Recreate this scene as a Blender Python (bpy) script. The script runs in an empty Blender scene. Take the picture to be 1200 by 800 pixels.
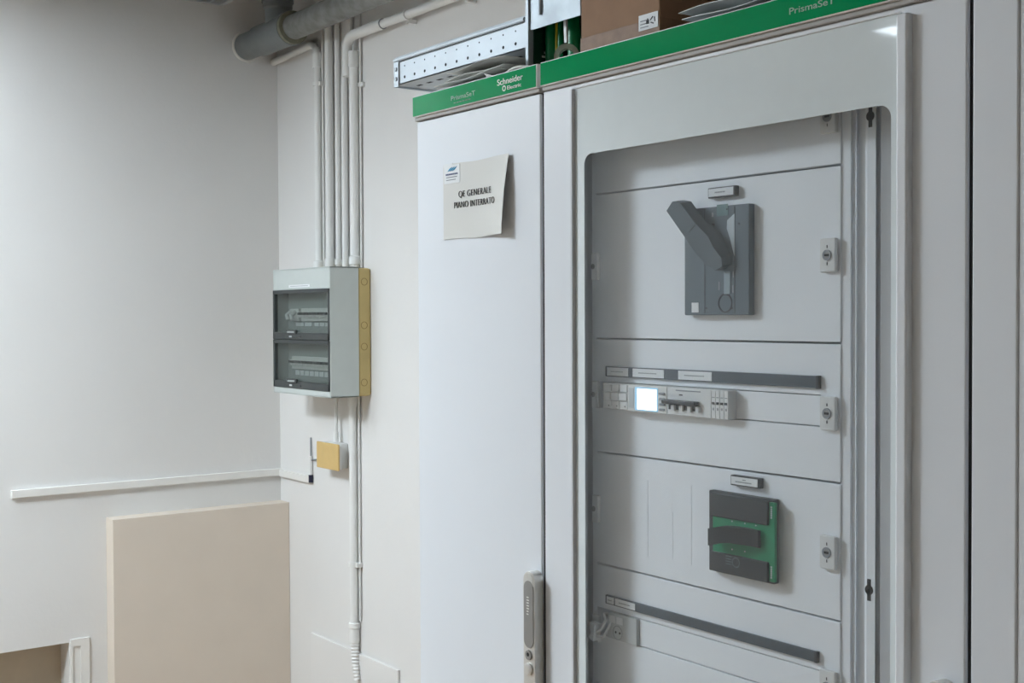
import bpy, bmesh, math, random
from mathutils import Vector, Matrix
random.seed(7)
S = bpy.context.scene
COL = S.collection

# ------------------------------------------------------------------ camera
F = 1469.57; YAW = .632672; PIT = .02134; ROLL = -.0041455
CAM = Vector((0, 0, 1.70))
fw = Vector((-math.cos(YAW)*math.cos(PIT), math.sin(YAW)*math.cos(PIT), -math.sin(PIT)))
rt = fw.cross(Vector((0, 0, 1))).normalized(); up = rt.cross(fw)
c_, s_ = math.cos(ROLL), math.sin(ROLL)
RT = c_*rt + s_*up; UP = -s_*rt + c_*up

def at(x, y, ax, v):
    """point of the world plane (axis ax = v) that a photo measurement falls on"""
    d = RT*((x-600)/F) - UP*((y-400)/F) + fw
    i = 'XYZ'.index(ax)
    return CAM + d*((v-CAM[i])/d[i])

cd = bpy.data.cameras.new('camera'); cam = bpy.data.objects.new('camera', cd); COL.objects.link(cam)
cd.sensor_width = 36; cd.lens = F/1200*36; cd.clip_start = .02
m = Matrix((RT, UP, -fw)).transposed().to_4x4(); m.translation = CAM
cam.matrix_world = m; S.camera = cam

# --------------------------------------------------------------- materials
def mat(name, col, rough=.5, metal=0., spec=.5, coat=0., noise=0., nscale=40., bump=0., bscale=120., col2=None, ior=1.45, coatior=1.5):
    m = bpy.data.materials.new(name); m.use_nodes = True
    nt = m.node_tree; b = nt.nodes['Principled BSDF']
    b.inputs['Base Color'].default_value = (*col, 1); b.inputs['Roughness'].default_value = rough
    b.inputs['Metallic'].default_value = metal; b.inputs['IOR'].default_value = ior; b.inputs['Specular IOR Level'].default_value = spec
    b.inputs['Coat Weight'].default_value = coat; b.inputs['Coat Roughness'].default_value = .02; b.inputs['Coat IOR'].default_value = coatior
    tc = nt.nodes.new('ShaderNodeTexCoord')
    n = nt.nodes.new('ShaderNodeTexNoise'); n.inputs['Scale'].default_value = nscale; n.inputs['Detail'].default_value = 4
    nt.links.new(tc.outputs['Object'], n.inputs['Vector'])
    r = nt.nodes.new('ShaderNodeValToRGB')
    c2 = col2 or tuple(c*(1-noise) for c in col)
    r.color_ramp.elements[0].color = (*c2, 1); r.color_ramp.elements[1].color = (*col, 1)
    r.color_ramp.elements[0].position = .3; r.color_ramp.elements[1].position = .7
    nt.links.new(n.outputs['Fac'], r.inputs['Fac']); nt.links.new(r.outputs['Color'], b.inputs['Base Color'])
    if bump:
        n2 = nt.nodes.new('ShaderNodeTexNoise'); n2.inputs['Scale'].default_value = bscale; n2.inputs['Detail'].default_value = 3
        nt.links.new(tc.outputs['Object'], n2.inputs['Vector'])
        bp = nt.nodes.new('ShaderNodeBump'); bp.inputs['Strength'].default_value = bump; bp.inputs['Distance'].default_value = .002
        nt.links.new(n2.outputs['Fac'], bp.inputs['Height']); nt.links.new(bp.outputs['Normal'], b.inputs['Normal'])
    return m

def emis(name, col, strength):
    m = bpy.data.materials.new(name); m.use_nodes = True; nt = m.node_tree
    e = nt.nodes.new('ShaderNodeEmission'); e.inputs['Color'].default_value = (*col, 1); e.inputs['Strength'].default_value = strength
    nt.links.new(e.outputs[0], nt.nodes['Material Output'].inputs['Surface']); return m

def pane(name, tint, ior=1.5, haze=0., hazecol=(.8, .85, .88)):
    """thin clear sheet: see-through tint, fresnel reflection, a little diffuse haze mixed in"""
    m = bpy.data.materials.new(name); m.use_nodes = True; nt = m.node_tree; N = nt.nodes; L = nt.links
    t = N.new('ShaderNodeBsdfTransparent'); t.inputs[0].default_value = (*tint, 1)
    g = N.new('ShaderNodeBsdfGlossy'); g.inputs['Roughness'].default_value = .02
    lw = N.new('ShaderNodeLayerWeight'); lw.inputs['Blend'].default_value = .5
    pw = N.new('ShaderNodeMath'); pw.operation = 'POWER'; pw.inputs[1].default_value = 5; L.new(lw.outputs['Facing'], pw.inputs[0])
    f0 = ((ior-1)/(ior+1))**2
    f = N.new('ShaderNodeMath'); f.operation = 'MULTIPLY_ADD'; f.inputs[1].default_value = 1-f0; f.inputs[2].default_value = f0; L.new(pw.outputs[0], f.inputs[0])
    a = N.new('ShaderNodeMixShader'); L.new(f.outputs[0], a.inputs[0]); L.new(t.outputs[0], a.inputs[1]); L.new(g.outputs[0], a.inputs[2])
    d = N.new('ShaderNodeBsdfDiffuse'); d.inputs[0].default_value = (*hazecol, 1)
    b = N.new('ShaderNodeMixShader'); b.inputs[0].default_value = haze
    L.new(a.outputs[0], b.inputs[1]); L.new(d.outputs[0], b.inputs[2]); L.new(b.outputs[0], N['Material Output'].inputs['Surface'])
    return m

M = dict(
    wall=mat('wall_plaster', (.76, .75, .732), .85, noise=.03, nscale=3, bump=.25, bscale=55),
    board=mat('painted_board', (.72, .635, .54), .75, noise=.03, nscale=8, bump=.12, bscale=90),
    trimw=mat('painted_trim', (.80, .785, .75), .6, noise=.03),
    ceil=mat('ceiling_paint', (.66, .65, .63), .9, noise=.05, nscale=5, bump=.3, bscale=40),
    floor=mat('floor_tile', (.44, .30, .18), .6, noise=.25, nscale=6),
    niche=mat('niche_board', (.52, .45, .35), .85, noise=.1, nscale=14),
    cab=mat('cabinet_enamel', (.80, .83, .87), .38, noise=.015, nscale=6, bump=.04, bscale=500),
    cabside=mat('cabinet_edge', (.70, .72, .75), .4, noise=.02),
    plate=mat('plate_enamel', (.89, .92, .95), .5, noise=.02, nscale=6, bump=.04, bscale=500),
    mask=mat('glass_print', (.80, .87, .89), .06, noise=.02, coat=1., coatior=1.55),
    zinc=mat('zinc_plate', (.42, .475, .51), .45, .25, noise=.35, nscale=16),
    zincb=mat('zinc_bright', (.50, .55, .59), .5, .25, noise=.12, nscale=18),
    palet=mat('pale_green_print', (.34, .56, .46), .5, noise=.05),
    green=mat('green_film', (.0, .31, .105), .06, noise=.03, spec=.3),
    greenp=mat('green_plastic', (.0, .26, .115), .35, noise=.08),
    teal=mat('teal_reflection_tint', (.12, .22, .215), .4, noise=.15, nscale=90),
    greenc=mat('green_cable', (.0, .22, .075), .35, noise=.1),
    yellowc=mat('yellow_cable', (.68, .50, .02), .4, noise=.1),
    darkg=mat('dark_green_film', (.004, .035, .022), .35, noise=.3, nscale=60),
    white=mat('white_print', (.86, .88, .88), .5, noise=.01),
    edge=mat('pale_edge', (.80, .80, .78), .4, noise=.02),
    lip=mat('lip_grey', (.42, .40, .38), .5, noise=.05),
    greyp=mat('slate_plastic', (.10, .132, .158), .42, noise=.1, nscale=60),
    greyl=mat('slate_plastic_lever', (.115, .145, .17), .45, noise=.1, nscale=60),
    railc=mat('rail_plastic', (.060, .078, .098), .45, noise=.06),
    greyd=mat('charcoal_plastic', (.024, .029, .033), .5, noise=.15, nscale=60),
    black=mat('black_plastic', (.012, .013, .016), .5, noise=.1),
    window=mat('grey_window', (.33, .40, .44), .25, noise=.03),
    shiny=mat('pale_marks_and_reflection', (.55, .62, .66), .2, noise=.03),
    paper=mat('paper', (.74, .735, .70), .7, noise=.03, nscale=8),
    plasticw=mat('white_plastic', (.78, .79, .78), .45, noise=.02),
    plasticg=mat('light_grey_plastic', (.60, .63, .63), .45, noise=.04),
    label=mat('label_card', (.82, .84, .85), .6, noise=.02),
    ink=mat('ink', (.03, .03, .035), .7, noise=.05),
    inkl=mat('faint_ink', (.30, .32, .34), .7, noise=.05),
    blue=mat('logo_blue', (.03, .30, .52), .6, noise=.05),
    tapen=mat('navy_tape', (.008, .010, .035), .5, noise=.1),
    navy=mat('logo_navy', (.05, .08, .20), .6, noise=.05),
    pvc=mat('conduit_paint', (.80, .80, .78), .5, noise=.03, nscale=20),
    pipe=mat('pipe_grey', (.26, .27, .26), .5, noise=.5, nscale=26, bump=.3, bscale=60, col2=(.15, .148, .135)),
    pipes=mat('pipe_sleeve', (.20, .218, .22), .42, noise=.18, nscale=20),
    oring=mat('lime_deposit', (.24, .235, .175), .7, noise=.3, nscale=60),
    dbg=mat('board_housing', (.57, .615, .595), .45, noise=.03, nscale=30),
    dby=mat('yellowed_plastic', (.60, .465, .20), .5, noise=.12, nscale=12),
    dbline=mat('yellowed_groove', (.32, .22, .07), .6, noise=.1),
    jbox=mat('sand_plastic', (.66, .46, .185), .5, noise=.05),
    smoked=pane('smoked_pane', (.80, .825, .815), 1.5, .04, (.22, .24, .235)),
    lidframe=mat('smoked_frame', (.055, .062, .062), .3, noise=.1),
    dbc=mat('board_cover', (.36, .385, .375), .55, noise=.04),
    mcb=mat('device_plastic', (.78, .78, .75), .5, noise=.04),
    mcbdark=mat('device_dark', (.05, .05, .055), .5, noise=.1),
    glass=pane('clear_pane', (.985, .992, .997), 1.5, .018, (.80, .86, .90)),  # pale haze paints the bluish veil of reflections over the interior
    screen=emis('lit_screen', (.80, .93, 1.0), 2.6),
    screenb=emis('lit_screen_rim', (.35, .62, .85), 1.0),
    alu=mat('satin_alu', (.70, .69, .66), .32, .55, noise=.06),
    alud=mat('satin_alu_dark', (.33, .325, .315), .38, .55, noise=.06),
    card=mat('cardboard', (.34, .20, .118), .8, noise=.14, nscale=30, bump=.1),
    cardshade=mat('shaded_carton', (.16, .095, .06), .8, noise=.14, nscale=30),
    tape=mat('packing_tape', (.29, .17, .10), .5, noise=.25, nscale=60, bump=.3, bscale=90, spec=.25),
    lamp=emis('tube_panel', (.81, .915, 1.0), 20), lamp2=emis('tube_panel_dim', (.81, .915, 1.0), 11), lampfill=emis('fill_panel', (.81, .915, 1.0), 80),
    louvre=mat('louvre_metal', (.55, .57, .58), .3, .6, noise=.05),
    hole=mat('dark_gap', (.015, .016, .018), .8, noise=.1),
    roll=pane('clear_roll', (.86, .88, .82), 1.5, .40, (.62, .64, .58)),
)

# ------------------------------------------------------------ mesh builder
class MB:
    def __init__(s): s.bm = bmesh.new(); s.mats = []
    def mi(s, m):
        if m not in s.mats: s.mats.append(m)
        return s.mats.index(m)
    def _join(s, tmp, m):
        i = s.mi(m); vm = {}
        for v in tmp.verts: vm[v] = s.bm.verts.new(v.co)
        for f in tmp.faces:
            try: nf = s.bm.faces.new([vm[v] for v in f.verts]); nf.material_index = i
            except ValueError: pass
        tmp.free()
    def box(s, x0, x1, y0, y1, z0, z1, m=None, bev=0., seg=2):
        t = bmesh.new(); bmesh.ops.create_cube(t, size=1)
        for v in t.verts:
            v.co = Vector(((x0+x1)/2+v.co.x*abs(x1-x0), (y0+y1)/2+v.co.y*abs(y1-y0), (z0+z1)/2+v.co.z*abs(z1-z0)))
        if bev: bmesh.ops.bevel(t, geom=t.edges[:], offset=bev, segments=seg, affect='EDGES', profile=.5)
        s._join(t, m); return s
    def prism(s, pts, d, m=None, bev=0.):
        """closed outline of 3D points pushed along vector d"""
        t = bmesh.new(); d = Vector(d)
        a = [t.verts.new(Vector(p)) for p in pts]; b = [t.verts.new(Vector(p)+d) for p in pts]
        t.faces.new(a); t.faces.new(b[::-1]); n = len(pts)
        for i in range(n): t.faces.new((a[i], b[i], b[(i+1) % n], a[(i+1) % n]))
        bmesh.ops.recalc_face_normals(t, faces=t.faces[:])
        if bev: bmesh.ops.bevel(t, geom=t.edges[:], offset=bev, segments=2, affect='EDGES', profile=.5)
        s._join(t, m); return s
    def loft(s, A, B, m=None):
        t = bmesh.new(); n = len(A)
        a = [t.verts.new(Vector(p)) for p in A]; b = [t.verts.new(Vector(p)) for p in B]
        t.faces.new(a); t.faces.new(b[::-1])
        for i in range(n): t.faces.new((a[i], b[i], b[(i+1) % n], a[(i+1) % n]))
        bmesh.ops.recalc_face_normals(t, faces=t.faces[:]); s._join(t, m); return s
    def tube(s, path, r, m=None, n=20, caps=True):
        """round bar along a path; r a number or one radius per point"""
        path = [Vector(p) for p in path]; rs = r if isinstance(r, (list, tuple)) else [r]*len(path)
        i_ = s.mi(m); rings = []; ref = None
        for i, p in enumerate(path):
            d = (path[min(i+1, len(path)-1)]-path[max(i-1, 0)]).normalized()
            if ref is None:
                ref = Vector((0, 0, 1)) if abs(d.z) < .9 else Vector((1, 0, 0))
            u = (ref - d*ref.dot(d)).normalized(); ref = u; w = d.cross(u)
            rings.append([s.bm.verts.new(p+(u*math.cos(k*2*math.pi/n)+w*math.sin(k*2*math.pi/n))*rs[i]) for k in range(n)])
        for a, b in zip(rings, rings[1:]):
            for k in range(n):
                f = s.bm.faces.new((a[k], a[(k+1) % n], b[(k+1) % n], b[k])); f.material_index = i_
        if caps:
            f = s.bm.faces.new(rings[0][::-1]); f.material_index = i_
            f = s.bm.faces.new(rings[-1]); f.material_index = i_
        return s
    def ring(s, o, d, r0, r1, h, m=None, n=32):
        """flat washer from o along d, thickness h"""
        o = Vector(o); d = Vector(d).normalized(); u = d.orthogonal().normalized(); w = d.cross(u); i_ = s.mi(m)
        L = []
        for k in range(n):
            e = u*math.cos(k*2*math.pi/n)+w*math.sin(k*2*math.pi/n)
            L.append([s.bm.verts.new(q) for q in (o+e*r0, o+e*r1, o+e*r1+d*h, o+e*r0+d*h)])
        for k in range(n):
            a, b = L[k], L[(k+1) % n]
            for j in range(4):
                f = s.bm.faces.new((a[j], b[j], b[(j+1) % 4], a[(j+1) % 4])); f.material_index = i_
        return s
    def grid(s, P, m=None, thick=0.):
        """sheet from a 2D list of points, given a thickness"""
        t = bmesh.new(); V = [[t.verts.new(Vector(p)) for p in row] for row in P]
        for i in range(len(V)-1):
            for j in range(len(V[0])-1): t.faces.new((V[i][j], V[i+1][j], V[i+1][j+1], V[i][j+1]))
        bmesh.ops.recalc_face_normals(t, faces=t.faces[:])
        if thick: bmesh.ops.solidify(t, geom=t.faces[:], thickness=thick)
        s._join(t, m); return s
    def text(s, body, x0, x1, z0, y, m=None, depth=.0004, h=None, thin=0.):
        """raised lettering reading along +X on a plane facing -Y, stretched to the width x0..x1"""
        cu = bpy.data.curves.new('t', 'FONT'); cu.body = body; cu.extrude = .001; cu.offset = thin; cu.space_character = 1.12 if thin else 1.0
        ob = bpy.data.objects.new('t', cu); COL.objects.link(ob)
        dg = bpy.context.evaluated_depsgraph_get(); me = bpy.data.meshes.new_from_object(ob.evaluated_get(dg))
        xs = [v.co.x for v in me.vertices]; ys = [v.co.y for v in me.vertices]
        sx = (x1-x0)/(max(xs)-min(xs)); sz = h/.7 if h else sx
        i_ = s.mi(m); vm = [s.bm.verts.new((x0+(v.co.x-min(xs))*sx, y-v.co.z/.001*depth, z0+v.co.y*sz)) for v in me.vertices]
        for p in me.polygons:
            try: f = s.bm.faces.new([vm[k] for k in p.vertices]); f.material_index = i_
            except ValueError: pass
        bpy.data.objects.remove(ob); bpy.data.meshes.remove(me); bpy.data.curves.remove(cu); return s
    def build(s, name, m=None, parent=None, smooth=35):
        me = bpy.data.meshes.new(name)
        if None in s.mats: s.mats[s.mats.index(None)] = m
        bmesh.ops.recalc_face_normals(s.bm, faces=s.bm.faces[:])
        if parent is not None: off = parent_world(parent)
        else:
            xs = [v.co for v in s.bm.verts]
            off = Vector(((min(v.x for v in xs)+max(v.x for v in xs))/2, (min(v.y for v in xs)+max(v.y for v in xs))/2, min(v.z for v in xs)))
        for v in s.bm.verts: v.co -= off
        s.bm.to_mesh(me); s.bm.free()
        for mm in s.mats: me.materials.append(M[mm] if isinstance(mm, str) else mm)
        if smooth:
            me.shade_smooth(); me.set_sharp_from_angle(angle=math.radians(smooth))
        o = bpy.data.objects.new(name, me); COL.objects.link(o)
        if smooth:
            wn = o.modifiers.new('normals', 'WEIGHTED_NORMAL'); wn.keep_sharp = True; wn.weight = 100
        if parent is not None: o.parent = parent
        else: o.location = off
        return o

def parent_world(p):
    v = p.location.copy()
    while p.parent: p = p.parent; v += p.location
    return v
def tag(o, label, cat, group=None, kind=None):
    o['label'] = label; o['category'] = cat
    if group: o['group'] = group
    if kind: o['kind'] = kind
    return o
def thing(name, loc, label, cat, group=None):
    o = bpy.data.objects.new(name, None); COL.objects.link(o); o.location = loc; o.empty_display_size = .05
    return tag(o, label, cat, group)
def struct(o): o['kind'] = 'structure'; return o
def copy_tree(o, parent=None):
    c = o.copy(); COL.objects.link(c); c.parent = parent
    for ch in list(o.children): copy_tree(ch, c)
    return c
def rrect(x0, x1, z0, z1, r, y, n=8):
    P = []
    for cx, cz, a in ((x1-r, z1-r, 0), (x0+r, z1-r, 90), (x0+r, z0+r, 180), (x1-r, z0+r, 270)):
        for k in range(n+1):
            t = math.radians(a+90*k/n); P.append(Vector((cx+r*math.cos(t), y, cz+r*math.sin(t))))
    return P

# ============================================================ room shell
XF, YW, ZC = -3.94, 1.90, 2.78
XR, YB = 1.6, -4.2
# far wall with a shallow niche low on the left
NY0, NY1, NZ0, NZ1, ND = .25, 1.179, .12, .688, .09
w = MB()
w.box(XF-.2, XF, YB, NY0, 0, ZC); w.box(XF-.2, XF, NY1, YW+.2, 0, ZC)
w.box(XF-.2, XF, NY0, NY1, 0, NZ0); w.box(XF-.2, XF, NY0, NY1, NZ1, ZC)
struct(w.build('wall_left', 'wall', smooth=0))
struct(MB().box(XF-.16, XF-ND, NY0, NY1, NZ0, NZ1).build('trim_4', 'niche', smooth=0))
struct(MB().box(XF-.2, XR+.2, YW, YW+.2, 0, ZC).build('wall_back', 'wall', smooth=0))
struct(MB().box(XR, XR+.2, YB, YW, 0, ZC).build('wall_right', 'wall', smooth=0))
struct(MB().box(XF-.2, XR+.2, YB-.2, YB, 0, ZC).build('wall_front', 'wall', smooth=0))
struct(MB().box(XF-.2, XR+.2, YB-.2, YW+.2, -.1, 0).build('floor', 'floor', smooth=0))
struct(MB().box(XF-.2, XR+.2, YB-.2, YW+.2, ZC, ZC+.1).build('ceiling', 'ceil', smooth=0))
# rails and boxed-in ledge
struct(MB().box(XF, XF+.014, 1.010, YW, 1.153, 1.177, bev=.002).build('trim_1', 'trimw'))
struct(MB().box(XF+.014, -3.706, YW-.012, YW, 1.150, 1.174, bev=.002).build('trim_2', 'trimw'))
struct(MB().box(XF, XF+.066, 1.2965, YW, 0, 1.0672, bev=.003).build('trim_3', 'board'))
# niche surround
f = MB()
f.box(XF, XF+.006, 1.181, 1.188, .10, .697); f.box(XF, XF+.006, 1.2125, 1.2395, .10, .697)
f.box(XF, XF+.006, 1.188, 1.2125, .674, .697); f.box(XF, XF+.002, 1.188, 1.2125, .10, .674)
struct(f.build('trim_5', 'trimw', smooth=0))

tag(MB().box(-3.707, -3.154, YW-.010, YW, 0, .658, bev=.003).build('access_board', 'wall'),
    'low white painted board fixed on the wall below the corrugated conduit end', 'board')

# ============================================================ grey drain pipe
PY, PZ = 1.787, 2.603
dp = thing('drain_pipe', (-3.0, PY, PZ), 'dirty grey plastic drain pipe entering the left wall below the ceiling', 'pipe')
def px_x(x, y=30, Y=PY): return at(x, y, 'Y', Y).x
MB().tube([(-3.60, PY, PZ), (-2.6, PY, PZ+.004), (-1.2, PY, PZ+.008)], .0385, n=32).build('pipe_run', 'pipe', dp)
t = MB()
t.tube([(-3.955, PY, PZ), (-3.63, PY, PZ)], .0445, n=32)
t.tube([(-3.83, PY, PZ), (-3.825, PY, PZ), (-3.60, PY, PZ)], [.0445, .050, .050], n=32)
tee = t.build('tee_fitting', 'pipes', dp)
MB().tube([(-3.60, PY, PZ), (-3.585, PY, PZ)], .0515, n=32).build('rubber_seal', 'oring', tee)
MB().tube([(-3.615, PY, PZ), (-3.600, PY, PZ)], .0535, n=32).build('collar', 'pipes', tee)
v = MB()
v.tube([(-3.70, PY, PZ), (-3.70, PY, ZC)], .040, n=32)
v.tube([(-3.70, PY, PZ+.075), (-3.70, PY, PZ+.08), (-3.70, PY, PZ+.125), (-3.70, PY, PZ+.13)], [.040, .047, .047, .040], n=32)
v.tube([(-3.70, PY, PZ+.098), (-3.70, PY, PZ+.106)], .051, n=32)
v.build('riser', 'pipes', dp)
MB().tube([(-3.945, PY, PZ), (-3.936, PY, PZ)], [.056, .049], n=24).build('mortar_ring', 'trimw', dp)

# ============================================================ conduits
def conduit(name, path, r, label, socks=(), clips=(), group='white conduits on the wall'):
    root = thing(name, path[0], label, 'conduit', group)
    MB().tube(path, r, n=20).build('pipe', 'pvc', root)
    for (a, b, rr) in socks:
        a = Vector(a); b = Vector(b); e = (b-a)*.08
        MB().tube([a, a+e, b-e, b], [rr*.97, rr*1.08, rr*1.08, rr*.97], n=20).build('socket', 'pvc', root)
    for c in clips:
        c = Vector(c)
        k = MB(); k.tube([c-Vector((0, 0, .006)), c+Vector((0, 0, .006))], r+.004, n=20)
        k.box(c.x+r-.001, c.x+r+.014, c.y-.004, YW-.0006, c.z-.007, c.z+.007, bev=.001)
        k.build('clip', 'pvc', root)
    return root
def bend(p0, p1, p2, r, n=7):
    """rounded corner at p1"""
    p0, p1, p2 = map(Vector, (p0, p1, p2)); a = p1+(p0-p1).normalized()*r; b = p1+(p2-p1).normalized()*r
    return [p0]+[(1-t)**2*a+2*t*(1-t)*p1+t*t*b for t in [k/n for k in range(n+1)]]+[p2]
DBT = 1.846
def cx(x0, x1, y=290):
    """axis and radius of a round conduit lying on the back wall"""
    r = .012
    for _ in range(6):
        p = at((x0+x1)/2, y, 'Y', YW-r-.0025); r = (x1-x0)/2*(p-CAM).dot(fw)/F
    return p.x, YW-r-.0025, r
x, cy, r = cx(369.3, 378)
conduit('conduit', bend((x, cy, DBT), (x, cy, 2.575), (XF, cy, 2.562), .06), r,
        'leftmost white conduit, bending left under the grey drain pipe', [((x, cy, DBT), (x, cy, DBT+.03), r*1.45), ((x, cy, 2.492), (x, cy, 2.54), r*1.3)],
        [(x, cy, 2.44)])
x, cy, r = cx(378.2, 380.6)
conduit('conduit', [(x, cy, DBT), (x, cy, ZC)], r, 'thin white conduit just right of the leftmost conduit')
x, cy, r = cx(381.8, 391.5)
conduit('conduit', [(x, cy, DBT), (x, cy, ZC)], r, 'wide white conduit rising behind the drain pipe, second full one from the left', [((x, cy, DBT), (x, cy, DBT+.034), r*1.22)])
x, cy, r = cx(393.6, 399.8)
conduit('conduit', [(x, cy, DBT), (x, cy, ZC)], r, 'slim white conduit in the middle of the bundle above the grey board', [((x, cy, DBT+.012), (x, cy, DBT+.03), r*1.35)])
x, cy, r = cx(400.8, 408.4)
ZR = 2.548; rb = .0158
root = conduit('conduit', [(x, cy, DBT), (x, cy, 2.44)], r, 'white conduit with an elbow turning right along the wall top')
x2, cy2, r2_ = cx(401, 412.5, 60)
cyb = YW-rb-.014; x2 = at(406.8, 60, 'Y', cyb).x
MB().tube(bend((x2, cyb, 2.428), (x2, cyb, ZR), (x2+.215, cyb, ZR), .045), rb, n=20).build('elbow', 'pvc', root)
MB().tube([(x2+.20, cyb, ZR), (-.9, cyb, ZR+.002)], .0125, n=20).build('horizontal_run', 'pvc', root)
k = MB(); k.ring((x2+.215, cyb, ZR), (1, 0, 0), .0125, rb*.985, .001); k.build('elbow_mouth', 'inkl', root)
for xx in (-3.045, -2.75, -2.2):
    MB().tube([(xx-.005, cyb, ZR), (xx+.005, cyb, ZR)], .0155, n=20).box(xx-.006, xx+.006, cyb, YW-.0006, ZR-.024, ZR-.012, bev=.001).build('clip', 'pvc', root)
x, cy, r = cx(410.3, 421.8)
conduit('conduit', [(x, cy, DBT), (x, cy, 2.50)], r, 'thick white conduit ending under the elbow, rightmost wide one of the bundle',
        [((x, cy, DBT+.008), (x, cy, DBT+.036), r*1.2), ((x, cy, 2.455), (x, cy, 2.503), r*1.1)])
x, cy, r = cx(422.2, 425)
conduit('conduit', [(x, cy, DBT), (x, cy, ZC)], r, 'thin white conduit at the right edge of the bundle', clips=[(x, cy, 2.40)])
# stubs above the elbow carry on to the ceiling
for a, b, lab in ((408.5, 413.5, 'short white conduit seen between elbow and drain pipe'),):
    x, cy, r = cx(a, b, 20)
    conduit('conduit', [(x, cy, 2.572), (x, cy, ZC)], r, lab)
# below the distribution board
DBB = 1.455
x, cy, r = cx(396, 400.5, 495); cy = 1.878
conduit('conduit', [(x, cy, DBB), (x, cy, 1.302)], r, 'short white conduit between the grey board and the sand junction box',
        [((x, cy, 1.302), (x, cy, 1.335), r*1.3), ((x, cy, 1.43), (x, cy, DBB), r*1.3)])
xl, cy, r = cx(409.5, 419.5, 600); 
lc = conduit('conduit', [(xl, cy, DBB), (xl, cy, .74)], r, 'long white conduit dropping from the grey board, ending in a corrugated tip',
             [((xl, cy, 1.42), (xl, cy, DBB), r*1.2), ((xl, cy, .735), (xl, cy, .752), r*1.28), ((xl, cy, .69), (xl, cy, .737), r*1.12)],
             [(xl, cy, .932)])
n = 44; P = []; Rr = []
for k in range(n+1):
    q = k/n; P.append((xl+.008*q*q+.012*q, cy-.004*q, .692-.112*q)); Rr.append((r*1.0-.0035*q)*(1+.12*math.cos(k*math.pi*.5)))
MB().tube(P, Rr, n=18, caps=False).build('corrugated_tip', 'pvc', lc)
x, cy, r = cx(420, 422.8, 600)
conduit('conduit', [(x, cy, DBB), (x, cy, .76)], r, 'thin white conduit along the right side of the long dropping conduit')

# ============================================================ distribution board
DX0, DX1, DZ0, DZ1, DYF = -3.6935, -3.3095, 1.4545, 1.8455, 1.76
db = thing('distribution_board', ((DX0+DX1)/2, YW, DZ0), 'grey wall distribution board with two smoked lids under the conduits', 'fuse box')
MB().box(DX0+.004, DX1-.001, 1.855, YW, DZ0+.002, DZ1-.003, bev=.008, seg=3).build('back_box', 'dby', db)['label'] = 'yellowed back half of the housing'
kn = [at(427, yy, 'X', DX1) for yy in (330, 381, 406, 448)]
for q in kn:
    MB().ring((DX1-.0015, q.y, q.z), (1, 0, 0), .0095, .0112, .0012, n=28).build('knockout', 'dbline', db)
# front: side walls, rim and two openings
W1 = (1.6255, 1.7805); W2 = (1.4735, 1.6245); YI = 1.815
h = MB(); T = .006
h.box(DX0, DX0+T, DYF, 1.857, DZ0, DZ1, bev=.002); h.box(DX1-T, DX1, DYF, 1.857, DZ0, DZ1, bev=.002)
h.box(DX0, DX1, DYF, 1.857, DZ1-T, DZ1, bev=.002); h.box(DX0, DX1, DYF, 1.857, DZ0, DZ0+T, bev=.002)
h.box(DX0+.001, DX1-.001, DYF, DYF+.012, W1[1], DZ1-.001, bev=.002); h.box(DX0+.001, DX1-.001, DYF, DYF+.012, DZ0+.001, W2[0], bev=.002)
h.box(DX0+.003, DX1-.003, DYF+.006, DYF+.04, W2[1], W1[0])
h.box(DX0+.003, DX1-.003, YI, YI+.006, DZ0+.003, DZ1-.003)
h.build('housing', 'dbg', db)
MB().box(-3.580, -3.438, DYF-.0006, DYF+.001, 1.7868, 1.7955).box(-3.57, -3.45, DYF-.0009, DYF-.0004, 1.7905, 1.7918, 'inkl').build('name_strip', 'label', db)
for (z0, z1) in (W1, W2):
    l = MB(); a, b = DX0+.002, DX1-.002
    l.box(a, a+.012, DYF-.003, DYF+.010, z0, z1, bev=.002); l.box(b-.010, b, DYF-.003, DYF+.010, z0, z1, bev=.002)
    l.box(a, b, DYF-.003, DYF+.010, z1-.012, z1, bev=.002); l.box(a, b, DYF-.003, DYF+.010, z0, z0+.022, bev=.002)
    lid = l.build('smoked_lid', 'lidframe', db)
    MB().box(a+.011, b-.009, DYF+.002, DYF+.005, z0+.02, z1-.011).build('pane', 'smoked', lid)
    g = MB(); xm = -3.555
    g.box(xm-.034, xm+.034, DYF-.008, DYF, z0+.017, z0+.030, 'lidframe', bev=.002); g.box(xm-.024, xm+.024, DYF-.0085, DYF-.002, z0+.0205, z0+.0265, 'dbc', bev=.001)
    g.box(xm-.05, xm+.06, DYF-.005, DYF, z0+.006, z0+.013, 'lidframe', bev=.002); g.box(xm-.016, xm+.002, DYF-.0062, DYF-.002, z0+.0065, z0+.012, 'plasticg', bev=.001)
    g.build('latch', None, lid)
    # slotted cover behind the pane
    MB().box(DX0+.02, DX1-.012, YI-.012, YI, z0+.020, z1-.012).build('front_cover', 'dbc', db)
def mcb(X, Z, wd, toggle, name='miniature_breaker'):
    o = MB(); y = YI-.012
    o.box(X, X+wd-.0008, y-.010, y, Z, Z+.040, 'mcb', bev=.0006); o.box(X+.001, X+wd-.002, y-.018, y-.010, Z+.011, Z+.029, 'mcb', bev=.001)
    o.box(X+.003, X+wd-.004, y-.024, y-.018, Z+(.019 if toggle else .012), Z+(.027 if toggle else .020), 'mcbdark', bev=.001)
    return o
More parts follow.
